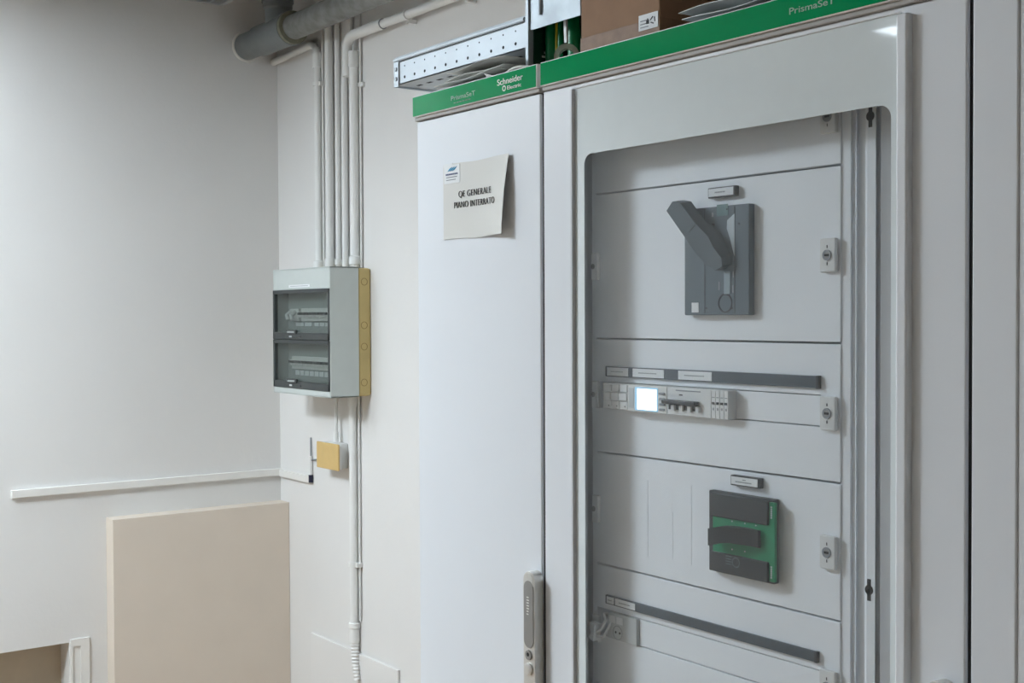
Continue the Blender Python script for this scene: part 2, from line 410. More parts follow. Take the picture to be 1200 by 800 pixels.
for row, (z, xs_, n) in enumerate(((1.683, -3.565, 11), (1.532, -3.630, 15))):
    first = None
    for k in range(n):
        X = xs_+k*.0178
        if first is None:
            first = o = mcb(X, z, .0178, True).build('miniature_breaker')
        else:
            o = first.copy(); COL.objects.link(o); o.location.x += .0178*k
        tag(o, ('pale miniature breaker with dark toggle in the upper row behind the smoked lid', 'pale miniature breaker with dark toggle in the lower row behind the smoked lid')[row],
            'breaker', ('breakers in the upper row of the grey board', 'breakers in the lower row of the grey board')[row])
for k in range(2):
    X = -3.635+k*.031
    o = MB(); y = YI-.012
    o.box(X, X+.030, y-.014, y, 1.683, 1.722, 'mcb', bev=.002); o.tube([(X+.01, y-.014, 1.712), (X+.012, y-.03, 1.70), (X+.016, y-.028, 1.688)], .007, 'plasticw', n=10)
    tag(o.build('fuse_holder'), ('white fuse holder in the grey board, nearest the lid edge', 'white fuse holder in the grey board, touching the breaker row')[k], 'fuse holder')
first = None
for k in range(8):
    X = -3.622+k*.0325
    if first is None: first = o = MB().box(X, X+.026, YI-.0138, YI-.012, 1.512, 1.527, bev=.0005).build('circuit_label', 'label')
    else: o = first.copy(); COL.objects.link(o); o.location.x += .0325*k
    tag(o, 'small white circuit label under the lower breaker row', 'label', 'labels under the lower breaker row')
for k, (X, wd) in enumerate(((-3.617, .052), (-3.555, .046), (-3.49, .028), (-3.455, .028), (-3.42, .028))):
    tag(MB().box(X, X+wd, YI-.0138, YI-.012, 1.667, 1.678, bev=.0005).build('circuit_label', 'label'),
        ('longest white label under the upper breaker row, at its left end', 'dark-rimmed white label second under the upper breaker row', 'white label third from left under the upper row',
         'white label fourth from left under the upper row', 'rightmost white label under the upper breaker row')[k], 'label')

# ============================================================ junction box, cable end
jb = thing('junction_box', (-3.51, YW, 1.22), 'small square junction box with sand-yellow cover below the grey board', 'junction box')
MB().box(-3.567, -3.460, 1.862, YW, 1.222, 1.300, bev=.003).build('base', 'plasticw', jb)
MB().box(-3.570, -3.4265-.001, 1.846, 1.8535, 1.2195, 1.302, bev=.003).build('cover', 'jbox', jb)['label'] = 'sand-yellow cover'
MB().box(-3.566, -3.432, 1.853, 1.863, 1.2225, 1.299, bev=.001).build('rim', 'plasticw', jb)
cb = thing('cable', (-3.702, YW-.004, 1.16), 'thin white cable ending in a dark tape wrap beside the wall rail', 'cable')
MB().tube([(-3.7015, YW-.006, 1.30), (-3.7015, YW-.006, 1.238)], .0028, n=10).tube([(-3.7015, YW-.006, 1.226), (-3.66, YW-.005, 1.232), (-3.60, YW-.004, 1.224), (-3.566, YW-.006, 1.225)], .0022, n=10).build('wire', 'inkl', cb)
MB().tube([(-3.7015, YW-.007, 1.240), (-3.7015, YW-.007, 1.17)], .0062, n=14).build('sleeve', 'pvc', cb)
MB().tube([(-3.7015, YW-.007, 1.178), (-3.7015, YW-.007, 1.153)], .0075, n=14).build('tape_wrap', 'tapen', cb)['label'] = 'dark navy tape wrap'

# ============================================================ ceiling lights
def luminaire(loc, sx, sy, lit, label):
    o = thing('ceiling_light', loc, label, 'ceiling light'); x, y, z = loc
    b = MB(); h = ZC-z
    b.box(x-sx/2, x+sx/2, y-sy/2, y-sy/2+.012, z, ZC); b.box(x-sx/2, x+sx/2, y+sy/2-.012, y+sy/2, z, ZC)
    b.box(x-sx/2, x-sx/2+.012, y-sy/2, y+sy/2, z, ZC); b.box(x+sx/2-.012, x+sx/2, y-sy/2, y+sy/2, z, ZC)
    b.box(x-sx/2, x+sx/2, y-sy/2, y+sy/2, ZC-.012, ZC); b.build('housing', 'louvre', o)
    if lit:
        MB().box(x-sx/2+.02, x+sx/2-.02, y-sy/2+.02, y+sy/2-.02, z+.004, z+.010).build('diffuser', lit, o)
    else:
        g = MB()
        for k in range(1, 4): g.box(x-sx/2+sx*k/4-.006, x-sx/2+sx*k/4+.006, y-sy/2, y+sy/2, z+.002, z+.04)
        for k in range(1, 12): g.box(x-sx/2, x+sx/2, y-sy/2+sy*k/12-.002, y-sy/2+sy*k/12+.002, z+.002, z+.035)
        g.build('louvre_grid', 'louvre', o)
    return o
luminaire((-3.533, 1.3577, 2.70), .6, .6, None, 'metal louvre ceiling light whose corner shows at the top edge')
luminaire((-3.66, .22, 2.70), .3, .9, 'lamp', 'lit long ceiling light close to the left wall')
luminaire((-2.85, -.36, 2.70), .6, .6, 'lampfill', 'added unseen fill light between the wall light and the mirrored one')  # added lamp to brighten cabinet fronts and interior, no fixture seen there
luminaire((-2.57, -1.90, 2.70), .6, .6, 'lamp2', 'lit square ceiling light mirrored in the glass door')

# ============================================================ cabinets
YD = 1.03; YBK = 1.74
def header(root, x0, x1):
    h = MB(); h.box(x0, x1, YD-.0075, YD+.03, 2.0030, 2.0350, 'edge', bev=.0012)
    o = h.build('header_strip', None, root)
    MB().box(x0+.0015, x1-.0022, YD-.0081, YD-.007, 2.0045, 2.0335).build('green_film', 'green', o)
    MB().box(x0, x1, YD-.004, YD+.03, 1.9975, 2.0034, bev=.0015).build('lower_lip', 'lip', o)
    return o
def carcass(x0, x1, front=None):
    b = MB(); t = .018; y0 = YD+.024
    b.box(x0, x0+t, y0, YBK, .1, 2.03); b.box(x1-t, x1, y0, YBK, .1, 2.03)
    b.box(x0, x1, y0, YBK, 2.012, 2.0355); b.box(x0, x1, y0, YBK, .1, .118); b.box(x0, x1, YBK-.01, YBK, .1, 2.03)
    b.box(x0+.005, x1-.005, YD+.03, YBK-.02, 0, .1)
    return b
def handle(root, x0, x1, ztop):
    hs = MB(); hs.prism(rrect(x0, x1, ztop-.27, ztop, (x1-x0)/2-.0001, YD-.0155), (0, .0155, 0), bev=.0012)
    h = hs.build('handle', 'alu', root); xm = (x0+x1)/2
    MB().prism(rrect(x0+.0022, x1-.0022, ztop-.104, ztop-.0125, (x1-x0)/2-.0024, YD-.0166), (0, .005, 0), bev=.0008).build('swing_lever', 'alud', h)['label'] = 'darker swing lever'
    MB().prism(rrect(x0+.003, x1-.003, ztop-.03, ztop-.002, (x1-x0)/2-.0032, YD-.0162), (0, .003, 0), bev=.0006).build('lever_cap', 'alu', h)
    l = MB(); l.tube([(xm, YD-.014, ztop-.1135), (xm, YD-.0175, ztop-.1135)], [.0072, .0065], 'alud', n=24)
    l.tube([(xm, YD-.0174, ztop-.1125), (xm, YD-.0178, ztop-.1125)], .0028, 'black', n=10); l.build('lock_cylinder', None, h)
    MB().tube([(xm, YD-.014, ztop-.1325), (xm, YD-.0175, ztop-.1325), (xm, YD-.0188, ztop-.1325)], [.0085, .0085, .006], n=24).build('push_button', 'alu', h)
    w = MB(); rr = random.Random(3)
    for k in range(7): w.box(xm-.0035, xm+.0005+rr.random()*.002, YD-.0169, YD-.0164, ztop-.036-k*.0038, ztop-.0345-k*.0038)
    w.build('engraving', 'edge', h)
    return h

# --- narrow left cabinet
LX0, LX1 = -1.6580, -1.3385
c1 = thing('electrical_cabinet', ((LX0+LX1)/2, 1.39, 0), 'narrow white electrical cabinet with solid door, paper notice and green header strip', 'cabinet')
carcass(LX0+.008, LX1+.003).build('body', 'cab', c1, smooth=0)
MB().box(-1.6500, LX1, YD, YD+.022, .11, 1.9965, bev=.0022, seg=3).build('door', 'cab', c1)
MB().box(LX1-.001, -1.3352, YD+.0042, YD+.023, .12, 1.996).build('gasket', 'black', c1)
hd = header(c1, -1.6506, -1.3357)
t = MB(); t.text('PrismaSeT', -1.5420, -1.4800, 2.0140, YD-.0082, 'palet', h=.0066)
t.build('lettering', None, hd, smooth=0)
t = MB()
for k in range(6): t.box(-1.535+k*.0075, -1.5295+k*.0075, YD-.0085, YD-.0080, 2.0092, 2.0104)
t.build('small_line', 'inkl', hd)
t = MB(); t.text('Schneider', -1.4255, -1.3665, 2.0185, YD-.0082, 'white', h=.0085)
t.text('Electric', -1.4020, -1.3700, 2.0100, YD-.0082, 'white', h=.0050)
t.ring((-1.4095, YD-.0082, 2.0128), (0, -1, 0), .0026, .0040, .0004, 'white', n=20)
t.build('lettering', None, hd, smooth=0)
handle(c1, -1.3605, -1.3347, 1.3535)

# paper notice taped on that door
ns = thing('paper_notice', (-1.4885, YD-.004, 1.81), 'white paper notice reading QE GENERALE PIANO INTERRATO on the narrow cabinet door', 'notice')
nx, nz = 14, 10; P = []
for i in range(nx+1):
    u = i/nx; row = []
    for j in range(nz+1):
        v_ = j/nz
        X = -1.5745+(.1700-.006*(1-v_))*u; Z = 1.812+.1105*v_ + .0008*math.sin(u*9)
        lift = .012*(max(0, u-.45)/.55)**2*(1-.75*v_**2)
        row.append((X, YD-.0012-lift, Z))
    P.append(row)
MB().grid(P, thick=.0003).build('sheet', 'paper', ns)
def ly(X):  # sheet depth near mid height
    u = (X+1.5745)/.167
    return YD-.0019-.012*(max(0, u-.45)/.55)**2*.85
tx = MB()
tx.text('QE GENERALE', -1.5325, -1.4468, 1.8722, YD-.0022, h=.0095, thin=-.02); tx.text('PIANO INTERRATO', -1.5440, -1.4365, 1.8568, YD-.0022, h=.0095, thin=-.02)
for v in tx.bm.verts: v.co.y += ly(v.co.x)-(YD-.0019)
tx.build('lettering', 'ink', ns, smooth=0)
lg = MB(); y = YD-.0017
lg.box(-1.5715, -1.5300, y-.0003, y+.0003, 1.8945, 1.9215, 'label')
for a in (0, 1, 2):
    q = -1.562+a*.006
    lg.prism([(q, y-.0008, 1.9125), (q+.006, y-.0008, 1.9135), (q+.013, y-.0008, 1.9185), (q+.006, y-.0008, 1.9165)], (0, .0005, 0), 'blue')
[lg.box(-1.5665+k*.0040, -1.5637+k*.0040, y-.0007, y, 1.9068, 1.9092, 'navy') for k in range(8)]; lg.box(-1.5655, -1.537, y-.0007, y, 1.9030, 1.9043, 'inkl'); lg.box(-1.5655, -1.541, y-.0007, y, 1.8992, 1.9003, 'inkl')
lg.build('logo_label', None, ns)['label'] = 'small pale label with a blue swoosh emblem'
MB().box(-1.5735, -1.55, YD-.0016, YD-.0008, 1.9190, 1.9243).build('tape', 'label', ns)

# --- wide middle cabinet
RX0, RX1 = -1.3320, -.6905
c2 = thing('electrical_cabinet', ((RX0+RX1)/2, 1.39, 0), 'wide white electrical cabinet with glass door showing breakers inside', 'cabinet')
carcass(RX0-.002, RX1+.003).build('body', 'cab', c2, smooth=0)
GX0, GX1, GZ0, GZ1 = -1.2695, -.7630, .22, 1.9920
fr = MB()
fr.box(RX0, GX0, YD, YD+.024, .11, 1.9975, bev=.0022, seg=3); fr.box(GX1, RX1, YD, YD+.024, .11, 1.9975, bev=.0022, seg=3)
fr.box(RX0+.01, RX1-.01, YD+.0005, YD+.024, GZ1, 1.9972, bev=.001); fr.box(RX0+.01, RX1-.01, YD+.0005, YD+.024, .112, GZ0, bev=.001)
dr = fr.build('door_frame', 'cab', c2)
MB().box(RX1-.001, -.6875, YD+.0045, YD+.023, .12, 1.996).build('gasket', 'black', c2)
MB().box(GX1-.0005, GX1+.0130, YD-.0085, YD+.004, .2, 1.9890, bev=.0030, seg=3).build('edge_bead', 'cab', dr)
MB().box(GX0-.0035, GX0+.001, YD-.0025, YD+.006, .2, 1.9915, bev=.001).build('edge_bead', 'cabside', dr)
WX0, WX1, WZ0, WZ1 = -1.2495, -.7765, .30, 1.9055
outer = [Vector((GX0, 0, GZ0)), Vector((GX1, 0, GZ0)), Vector((GX1, 0, GZ1)), Vector((GX0, 0, GZ1))]
gb = MB(); inn = rrect(WX0, WX1, WZ0, WZ1, .014, 0)           # rounded window in the printed border
t = bmesh.new(); ov = []
for p in inn:
    cxm, czm = (WX0+WX1)/2, (WZ0+WZ1)/2
    # nearest outer point straight out from the window
    q = Vector((GX1 if p.x > WX1-.0141 else GX0 if p.x < WX0+.0141 else p.x, 0, GZ1 if p.z > WZ1-.0141 else GZ0 if p.z < WZ0+.0141 else p.z))
    ov.append(q)
n = len(inn)
for y in (YD+.0030, YD+.0036):
    pass
I0 = [t.verts.new((p.x, YD+.0030, p.z)) for p in inn]; cor = {}
def outv(q):
    k = (round(q.x, 6), round(q.z, 6))
    if k not in cor: cor[k] = t.verts.new((q.x, YD+.0030, q.z))
    return cor[k]
for i in range(n):
    j = (i+1) % n; a, b = outv(ov[i]), outv(ov[j])
    vs = [I0[i], I0[j], b] + ([a] if a is not b else [])
    t.faces.new(vs)
bmesh.ops.recalc_face_normals(t, faces=t.faces[:])
bmesh.ops.solidify(t, geom=t.faces[:], thickness=.0005)
gb._join(t, None)
gb.build('printed_border', 'mask', dr, smooth=0)['label'] = 'pale blue-grey printed border of the glass'
MB().box(GX0, GX1, YD+.0040, YD+.0080, GZ0, GZ1).build('glass_pane', 'glass', c2)
hd = header(c2, -1.3288, -.6885)
t = MB(); t.text('PrismaSeT', -.8970, -.8375, 2.0145, YD-.0082, 'palet', h=.0068); t.build('lettering', None, hd, smooth=0)
handle(c2, -.7230, -.6970, 1.3535)

# plates inside
YP = 1.075
def pxz(x, y, Y=YP): p = at(x, y, 'Y', Y); return p.x, p.z
def rect(mb, tl, br, yf, yb, m=None, bev=0., Y=None):
    x0, z1 = pxz(*tl, Y if Y else yf); x1, z0 = pxz(*br, Y if Y else yf)
    return mb.box(x0, x1, yf, yb, z0, z1, m, bev)
PX0 = pxz(697, 400)[0]; PX1 = pxz(985, 400)[0]
rows = [1.985, 1.8585, 1.668, 1.5178, 1.3690, 1.2090, 1.05, .86, .67, .48, .30]
gap = .0011
def qlock(parent, X, Z, half=False):
    l = MB(); w_ = .0105 if not half else .006
    l.box(X-w_, X+w_, YP-.006, YP, Z-.0182, Z+.0182, 'plasticw', bev=.0016)
    if not half:
        l.ring((X, YP-.006, Z), (0, -1, 0), .0035, .0058, .0012, 'inkl', n=24); l.tube([(X, YP-.0055, Z), (X, YP-.0068, Z)], .0038, 'alud', n=20)
        l.box(X-.0030, X+.0030, YP-.0074, YP-.0060, Z-.0012, Z+.0012, 'black')
        for d in (-1, 1): l.box(X-.0005, X+.0005, YP-.0064, YP-.0058, Z+d*.0092-.0016, Z+d*.0092+.0016, 'ink')
    else:
        l.tube([(X-.002, YP-.0055, Z), (X-.002, YP-.0068, Z)], .0035, 'alud', n=16)
    return l.build('quarter_turn_lock', None, parent)
plates = []
for k in range(len(rows)-1):
    z1, z0 = rows[k]-gap, rows[k+1]+gap
    pm = MB()
    if k in (2, 4):      # plates with a long slot for modular devices
        ztop, zbot = ((1.6115, 1.5765) if k == 2 else (1.3105, 1.2745))
        xa, xb = PX0+.004, pxz(962, 480)[0]
        pm.box(PX0, PX1, YP, YP+.012, ztop, z1, bev=.0012); pm.box(PX0, PX1, YP, YP+.012, z0, zbot, bev=.0012)
        pm.box(xb, PX1, YP+.0002, YP+.012, zbot-.001, ztop+.001); pm.box(PX0, xa, YP+.0002, YP+.012, zbot-.001, ztop+.001)
    else:
        pm.box(PX0, PX1, YP, YP+.012, z0, z1, bev=.0012)
    o = pm.build('front_plate', 'plate', c2); plates.append(o)
qx = pxz(973.5, 400)[0]
for k, yy in ((1, 299), (2, 484), (3, 646.5), (4, 804)):
    qlock(plates[k], qx, pxz(973.5, yy)[1]); 
for k, yy in ((1, 312), (2, 462), (3, 596), (4, 736)):
    qlock(plates[k], PX0+.006, pxz(703, yy)[1], True)
qlock(plates[0], qx, pxz(973.5, 137)[1])
# blanking strips covering the free slots
s0 = pxz(862, 470)[0]; s1 = pxz(962, 470)[0]
MB().box(s0, s1-.0008, YP+.0006, YP+.008, 1.5778, 1.6105, bev=.0008).build('blanking_strip', 'plate', plates[2])
MB().box(pxz(749, 740)[0], s1-.0008, YP+.0006, YP+.008, 1.2757, 1.3095, bev=.0008).build('blanking_strip', 'plate', plates[4])
# faint knock-out outlines left of the lower big breaker
k_ = MB()
for (xa, ya, xb, yb) in ((810, 569, 810, 662), (788, 600, 788, 655), (759, 563, 759, 652)):
    X, Z1 = pxz(xa, ya); X2, Z0 = pxz(xb, yb); k_.box(X-.0004, X+.0004, YP-.0003, YP+.001, Z0, Z1)
X0, Z1 = pxz(810, 569); X1, _ = pxz(836, 573); k_.box(X0, X1, YP-.0003, YP+.001, Z1-.0004, Z1+.0004)
k_.build('knockout_outline', 'plate', plates[3])
# folded upright on the right, plain upright in the dark gap on the left
def prof(pts, z0, z1, th=.0018):
    return [[(x, y, z0) for x, y in pts], [(x, y, z1) for x, y in pts]]
pr = []
for px, Y in ((985.6, YP+.002), (996.5, YP+.002), (998.5, YP+.006), (1002, YP+.006), (1003.2, YP+.001), (1005, YP+.006), (1014, YP+.006), (1016, YP+.001), (1026, YP+.001), (1027.5, YP+.010), (1031, YP+.010), (1032, YP+.003), (1046, YP+.008), (1062, YP+.010)):
    pr.append((at(px, 400, 'Y', Y).x, Y))
MB().grid(prof(pr, .13, 1.99), thick=-.0015).build('upright_profile', 'plate', c2, smooth=20)
for (x, y) in ((1016, 133), (1014.5, 688)):
    kp = MB(); X, Z = pxz(x+4, y+3, YP+.001); yk = YP+.0006
    kp.tube([(X, yk, Z), (X, yk+.001, Z)], .0052, n=20); kp.box(X-.0024, X+.0024, yk, yk+.001, Z-.0115, Z+.0115, bev=.0003)
    kp.build('keyhole_slot', 'black', c2)
MB().box(RX0+.02, PX0-.004, YP+.03, YP+.05, .13, 1.99).box(PX0-.012, PX0-.003, YP+.006, YP+.05, .13, 1.99).build('upright_profile', 'plate', c2)

# ---- upper moulded-case breaker with slanted lever
b1 = thing('main_breaker', (*pxz(847, 369)[:1], YP, pxz(847, 369)[1]), 'large slate-grey moulded breaker with long lever thrown up to the left', 'breaker')
X0, Z1 = pxz(809, 246); X1, Z0 = pxz(884.7, 369)
yc = YP-.010; tk = MB().box(X0, X1, YP-.010, YP, Z0, Z1, 'greyp', bev=.0012)
c = MB(); xa = pxz(826, 300, yc)[0]; xb = pxz(861, 300, yc)[0]
c.box(xa-.0003, xa+.0003, yc-.0004, yc+.001, Z0+.002, Z1-.002); c.box(xb-.0003, xb+.0003, yc-.0004, yc+.001, Z0+.002, Z1-.002)
for (x, y) in ((852, 245), (828, 361), (858, 361), (866, 262)):
    q = pxz(x, y, yc); c.tube([(q[0], yc-.0004, q[1]), (q[0], yc+.001, q[1])], .0012, n=10)
c.build('seam', 'greyd', b1)
w_ = MB(); rect(w_, (848, 317.5), (855.5, 344.5), yc-.0012, yc+.001, bev=.0006); w_.build('indicator_window', 'window', b1)['label'] = 'pale grey indicator window'
s2 = MB(); q = pxz(850, 355, yc); s2.ring((q[0], yc+.0002, q[1]), (0, -1, 0), .0098, .0112, .0009, n=28); s2.build('round_seal', 'greyd', b1)
s3 = MB(); rect(s3, (810.5, 354.5), (818.5, 366), yc-.0004, yc+.001); s3.build('sticker', 'label', b1)['label'] = 'small plain white sticker'
rect(tk, (834, 249), (836, 254), yc-.0004, yc, 'inkl'); rect(tk, (834, 262), (837, 276), yc-.0004, yc, 'greyd'); rect(tk, (842, 330), (843.5, 340), yc-.0004, yc, 'inkl'); rect(tk, (858.5, 318), (860, 325), yc-.0004, yc, 'inkl'); rect(tk, (858, 334), (859.5, 343), yc-.0004, yc, 'inkl')
tk.build('cover', None, b1)
g = MB(); rect(g, (840, 240), (853, 252), yc-.0003, yc); g.build('teal_reflection', 'teal', b1)  # faint teal reflection, painted as a flat patch
rf = MB(); rf.prism([(*pxz(a, b, yc)[:1], yc-.0005, pxz(a, b, yc)[1]) for a, b in ((852.5, 258), (861, 250), (861, 300), (858.5, 291), (856, 280), (852, 268))], (0, .001, 0)); rf.build('pale_reflection', 'shiny', b1)['label'] = 'pale reflection painted on the cover'  # bright patch painting reflected light on the cover
# lever: base block on the cover, tapered arm rising away from it
def lv(pts, ys): return [(at(a, b, 'Y', y).x, y, at(a, b, 'Y', y).z) for (a, b), y in zip(pts, ys)]
yl = YD+.0115
front = lv(((781, 247), (788, 236), (797, 237.5), (815, 262), (829, 276), (836, 290), (845, 302), (846, 312), (840, 316), (829, 312), (813, 294), (806, 283)), [yl, yl, yl, yl+.003, yl+.004, yl+.006, yl+.010, yl+.012, yl+.012, yl+.012, yl+.006, yl+.004])
back = [(x+.004, min(y+.014, yc) if i < 4 or i > 10 else yc, z+.002) for i, (x, y, z) in enumerate(front)]
MB().loft(front, back).build('lever', 'greyl', b1, smooth=25)
st = lv(((824, 262), (836, 263), (848, 282), (858, 300), (858, 306), (850, 316.5), (838, 316.5), (828, 306)), [yc]*8)
st2 = lv(((824, 268), (830, 270), (840, 287), (847, 302), (847, 308), (844, 314), (838, 314), (830, 306)), [yc-.006]*8)
MB().loft(st2, st).build('lever_base', 'greyp', b1, smooth=25)
li = MB(); a = lv(((808, 272), (815, 263)), [yl+.0022, yl+.0026])
li.tube([Vector(a[0])-Vector((0, .0004, 0)), Vector(a[1])-Vector((0, .0004, 0))], .0004, n=6); li.build('lever_groove', 'greyd', b1)

# ---- lower moulded-case breaker, green face
b2 = thing('main_breaker', (pxz(873, 683)[0], YP, pxz(873, 683)[1]), 'charcoal moulded breaker with green face and black lever pointing left', 'breaker')
X0, Z1 = pxz(837, 573); X1, Z0 = pxz(913.2, 683.5)
MB().box(X0, X1, YP-.009, YP, Z0, Z1, bev=.0012).build('cover', 'greyd', b2)
yc = YP-.009; yf = YP-.014
def r2(tl, br, y0, y1, mm, name, bev=.0008, par=b2):
    q = MB(); rect(q, tl, br, y0, y1, None, bev, Y=y0); return q.build(name, mm, par)
gx0 = pxz(834.5, 600, yf)[0]; gx1 = pxz(907, 600, yf)[0]; zT = pxz(834.5, 578, yf)[1]; zB = pxz(834.5, 666.5, yf)[1]
d = MB().box(gx0, gx1, yf+.001, yc, zB, zT, 'greenp', bev=.0006)
xr = pxz(900.5, 600, yf)[0]; zu = pxz(834.5, 604, yf)[1]; zl = pxz(834.5, 645, yf)[1]
MB().box(gx0-.001, xr, yf-.002, yc, zu, zT+.001, bev=.0012).build('upper_panel', 'greyd', b2)
MB().box(gx0-.001, xr, yf-.002, yc, zB-.001, zl, bev=.0012).build('lower_panel', 'greyd', b2)
r2((849, 615.5), (891, 642.5), yf+.0002, yf+.002, 'black', 'lever_slot')
lf = MB()
pts = ((829.5, 619), (841, 617), (853, 617.5), (870, 619), (888, 622), (888, 641), (870, 638.5), (853, 636), (841, 636.5), (829.5, 639))
ysl = [YD+.014, YD+.014, YD+.017, YD+.022, YD+.026, YD+.026, YD+.022, YD+.017, YD+.014, YD+.014]
fr_ = lv(pts, ysl); bk_ = [(x, min(yf, y+.014), z) for x, y, z in fr_]
lf.loft(fr_, bk_).build('lever', 'greyd', b2, smooth=25)
for (x, y) in ((858, 610.5), (873, 613), (886, 615.5), (858, 643.5), (873, 646)):
    q = pxz(x, y, yf+.001); d.tube([(q[0], yf+.0006, q[1]), (q[0], yf+.0014, q[1])], .0009, 'shiny', n=8)
vx = pxz(904, 600, yf+.001)[0]
for k in range(6): d.box(vx-.0012, vx+.0012, yf+.0006, yf+.0014, zT-.006-k*.0024, zT-.0045-k*.0024, 'shiny'); d.box(vx-.0012, vx+.0012, yf+.0006, yf+.0014, zB+.004+k*.0024, zB+.0055+k*.0024, 'shiny')
d.build('green_face', None, b2)['label'] = 'green front face'
em = MB(); em_x, em_z = pxz(858, 658, yf-.002)
for k in range(4): em.box(em_x-.010, em_x-.001, yf-.0024, yf-.0018, em_z-.004+k*.003, em_z-.003+k*.003)
em.ring((em_x+.006, yf-.0018, em_z), (0, -1, 0), .005, .006, .0005, n=20); em.build('embossed_marks', 'greyp', b2)

# ---- label holders
def holder(tl, br, label):
    x0, z1 = pxz(*tl, YP-.007); x1, z0 = pxz(*br, YP-.007)
    o = thing('label_holder', ((x0+x1)/2, YP, z0), label, 'label')
    MB().box(x0, x1, YP-.007, YP, z0, z1, bev=.0008).build('frame', 'greyd', o)
    MB().box(x0+.0015, x1-.0028, YP-.0075, YP-.0065, z0+.0017, z1-.0014).build('card', 'label', o)
    t = MB(); xm = (x0+x1)/2; zm = (z0+z1)/2
    return o, xm, zm
o, xm, zm = holder((829.5, 220.5), (861.5, 229.3), 'small white label in a grey frame above the slate breaker lever')
q = MB()
for k in range(8): q.box(xm-.010+k*.0021, xm-.0085+k*.0021, YP-.0078, YP-.0074, zm-.0007, zm+.0008)
q.build('printed_line', 'inkl', o)
o, xm, zm = holder((856, 556), (890, 573), 'small white label in a dark frame above the green breaker')
q = MB(); q.box(xm-.003, xm+.002, YP-.0078, YP-.0074, zm+.0012, zm+.0022)
for k in range(12): q.box(xm-.014+k*.0021, xm-.0125+k*.0021, YP-.0078, YP-.0074, zm-.0018, zm-.0004)
q.build('printed_line', 'inkl', o)

# ---- label rails
def rail(tl, br, labs, label):
    x0, z1 = pxz(*tl); x1, z0 = pxz(*br)
    o = thing('label_rail', ((x0+x1)/2, YP, z0), label, 'label rail')
    MB().box(x0, x1, YP-.004, YP, z0, z1, bev=.0006).build('strip', 'railc', o)
    MB().box(x1-.003, x1+.0008, YP-.005, YP, z0-.0004, z1+.0004, bev=.0005).build('end_cap', 'greyd', o)
    for (a, b) in labs:
        xa = pxz(a, tl[1])[0]; xb = pxz(b, tl[1])[0]
        l = MB().box(xa, xb, YP-.0047, YP-.0035, z0+.0014, z1-.0014).build('card', 'label', o)
        q = MB(); n = max(3, int((xb-xa)*.62/.002)); st = (xb-xa)*.19
        for k in range(n): q.box(xa+st+k*.002, xa+st+.0014+k*.002, YP-.0050, YP-.0046, (z0+z1)/2-.0006, (z0+z1)/2+.0006)
        q.build('printed_line', 'inkl', l)
rail((712, 428.7), (962, 454.8), ((714.5, 739), (744.5, 781), (798, 837)), 'dark grey label rail with three white cards above the modular devices')
rail((712, 696), (960, 775.5), ((714, 722), (724, 747)), 'dark grey label rail with two pale cards above the socket, near the cabinet bottom')

# ---- modular devices in the upper slot
ZM1, ZM0 = 1.6108, 1.5772; YM = YP-.0135
def modbox(xa, xb, m='mcb', y=YM): return MB().box(xa, xb-.0004, y, YP+.02, ZM0, ZM1, m, bev=.0008)
def mx(x, Y=YM): return at(x, 470, 'Y', Y).x
# surge arrester with plug-in cartridges
xa, xb = mx(703.5), mx(735)
o = thing('surge_arrester', ((xa+xb)/2, YP, ZM0), 'white surge arrester of small square cartridges at the left end of the module row', 'surge arrester')
MB().box(xa, xb, YM+.004, YP+.02, ZM0, ZM1, bev=.0008).build('base', 'plasticw', o)
for k in range(3):
    u0 = xa+.005+k*(xb-xa-.006)/3; u1 = u0+(xb-xa-.006)/3-.0012
    MB().box(u0, u1, YM, YM+.006, ZM0+.0125, ZM0+.0215, bev=.0008).build('cartridge', 'plasticw', o)
    MB().box(u0+.001, u1, YM+.001, YM+.006, ZM0+.0232, ZM1-.001, bev=.0006).build('upper_cap', 'plasticw', o)
    MB().box(u0+.001, u1, YM+.001, YM+.006, ZM0+.001, ZM0+.0108, bev=.0006).box(u1-.004, u1-.0025, YM+.0006, YM+.002, ZM0+.004, ZM0+.0055, 'ink').build('lower_cap', 'plasticw', o)
# meter with lit screen
xa, xb = mx(735.4), mx(781.6)
o = thing('power_meter', ((xa+xb)/2, YP, ZM0), 'power meter with bright white lit screen in the module row', 'meter')
MB().box(xa, xb-.0004, YM, YP+.02, ZM0, ZM1, bev=.0008).build('body', 'mcb', o)
sa, sb = mx(744.5), mx(771)
MB().box(sa, sb, YM-.0012, YM+.001, ZM0+.0018, ZM1-.0025, bev=.0005).build('bezel', 'screenb', o)
MB().box(sa+.0055, sb-.0012, YM-.0018, YM, ZM0+.0032, ZM1-.0042).build('screen', 'screen', o)['label'] = 'glowing white screen'
for k in range(4): MB().box(mx(773.2), mx(779.4), YM-.002, YM, ZM0+.0035+k*.0066, ZM0+.0066+k*.0066, bev=.001).build('button', 'inkl', o)
MB().box(mx(737), mx(743), YM-.0004, YM+.001, ZM0+.004, ZM1-.004).build('terminal_cover', 'plasticg', o)
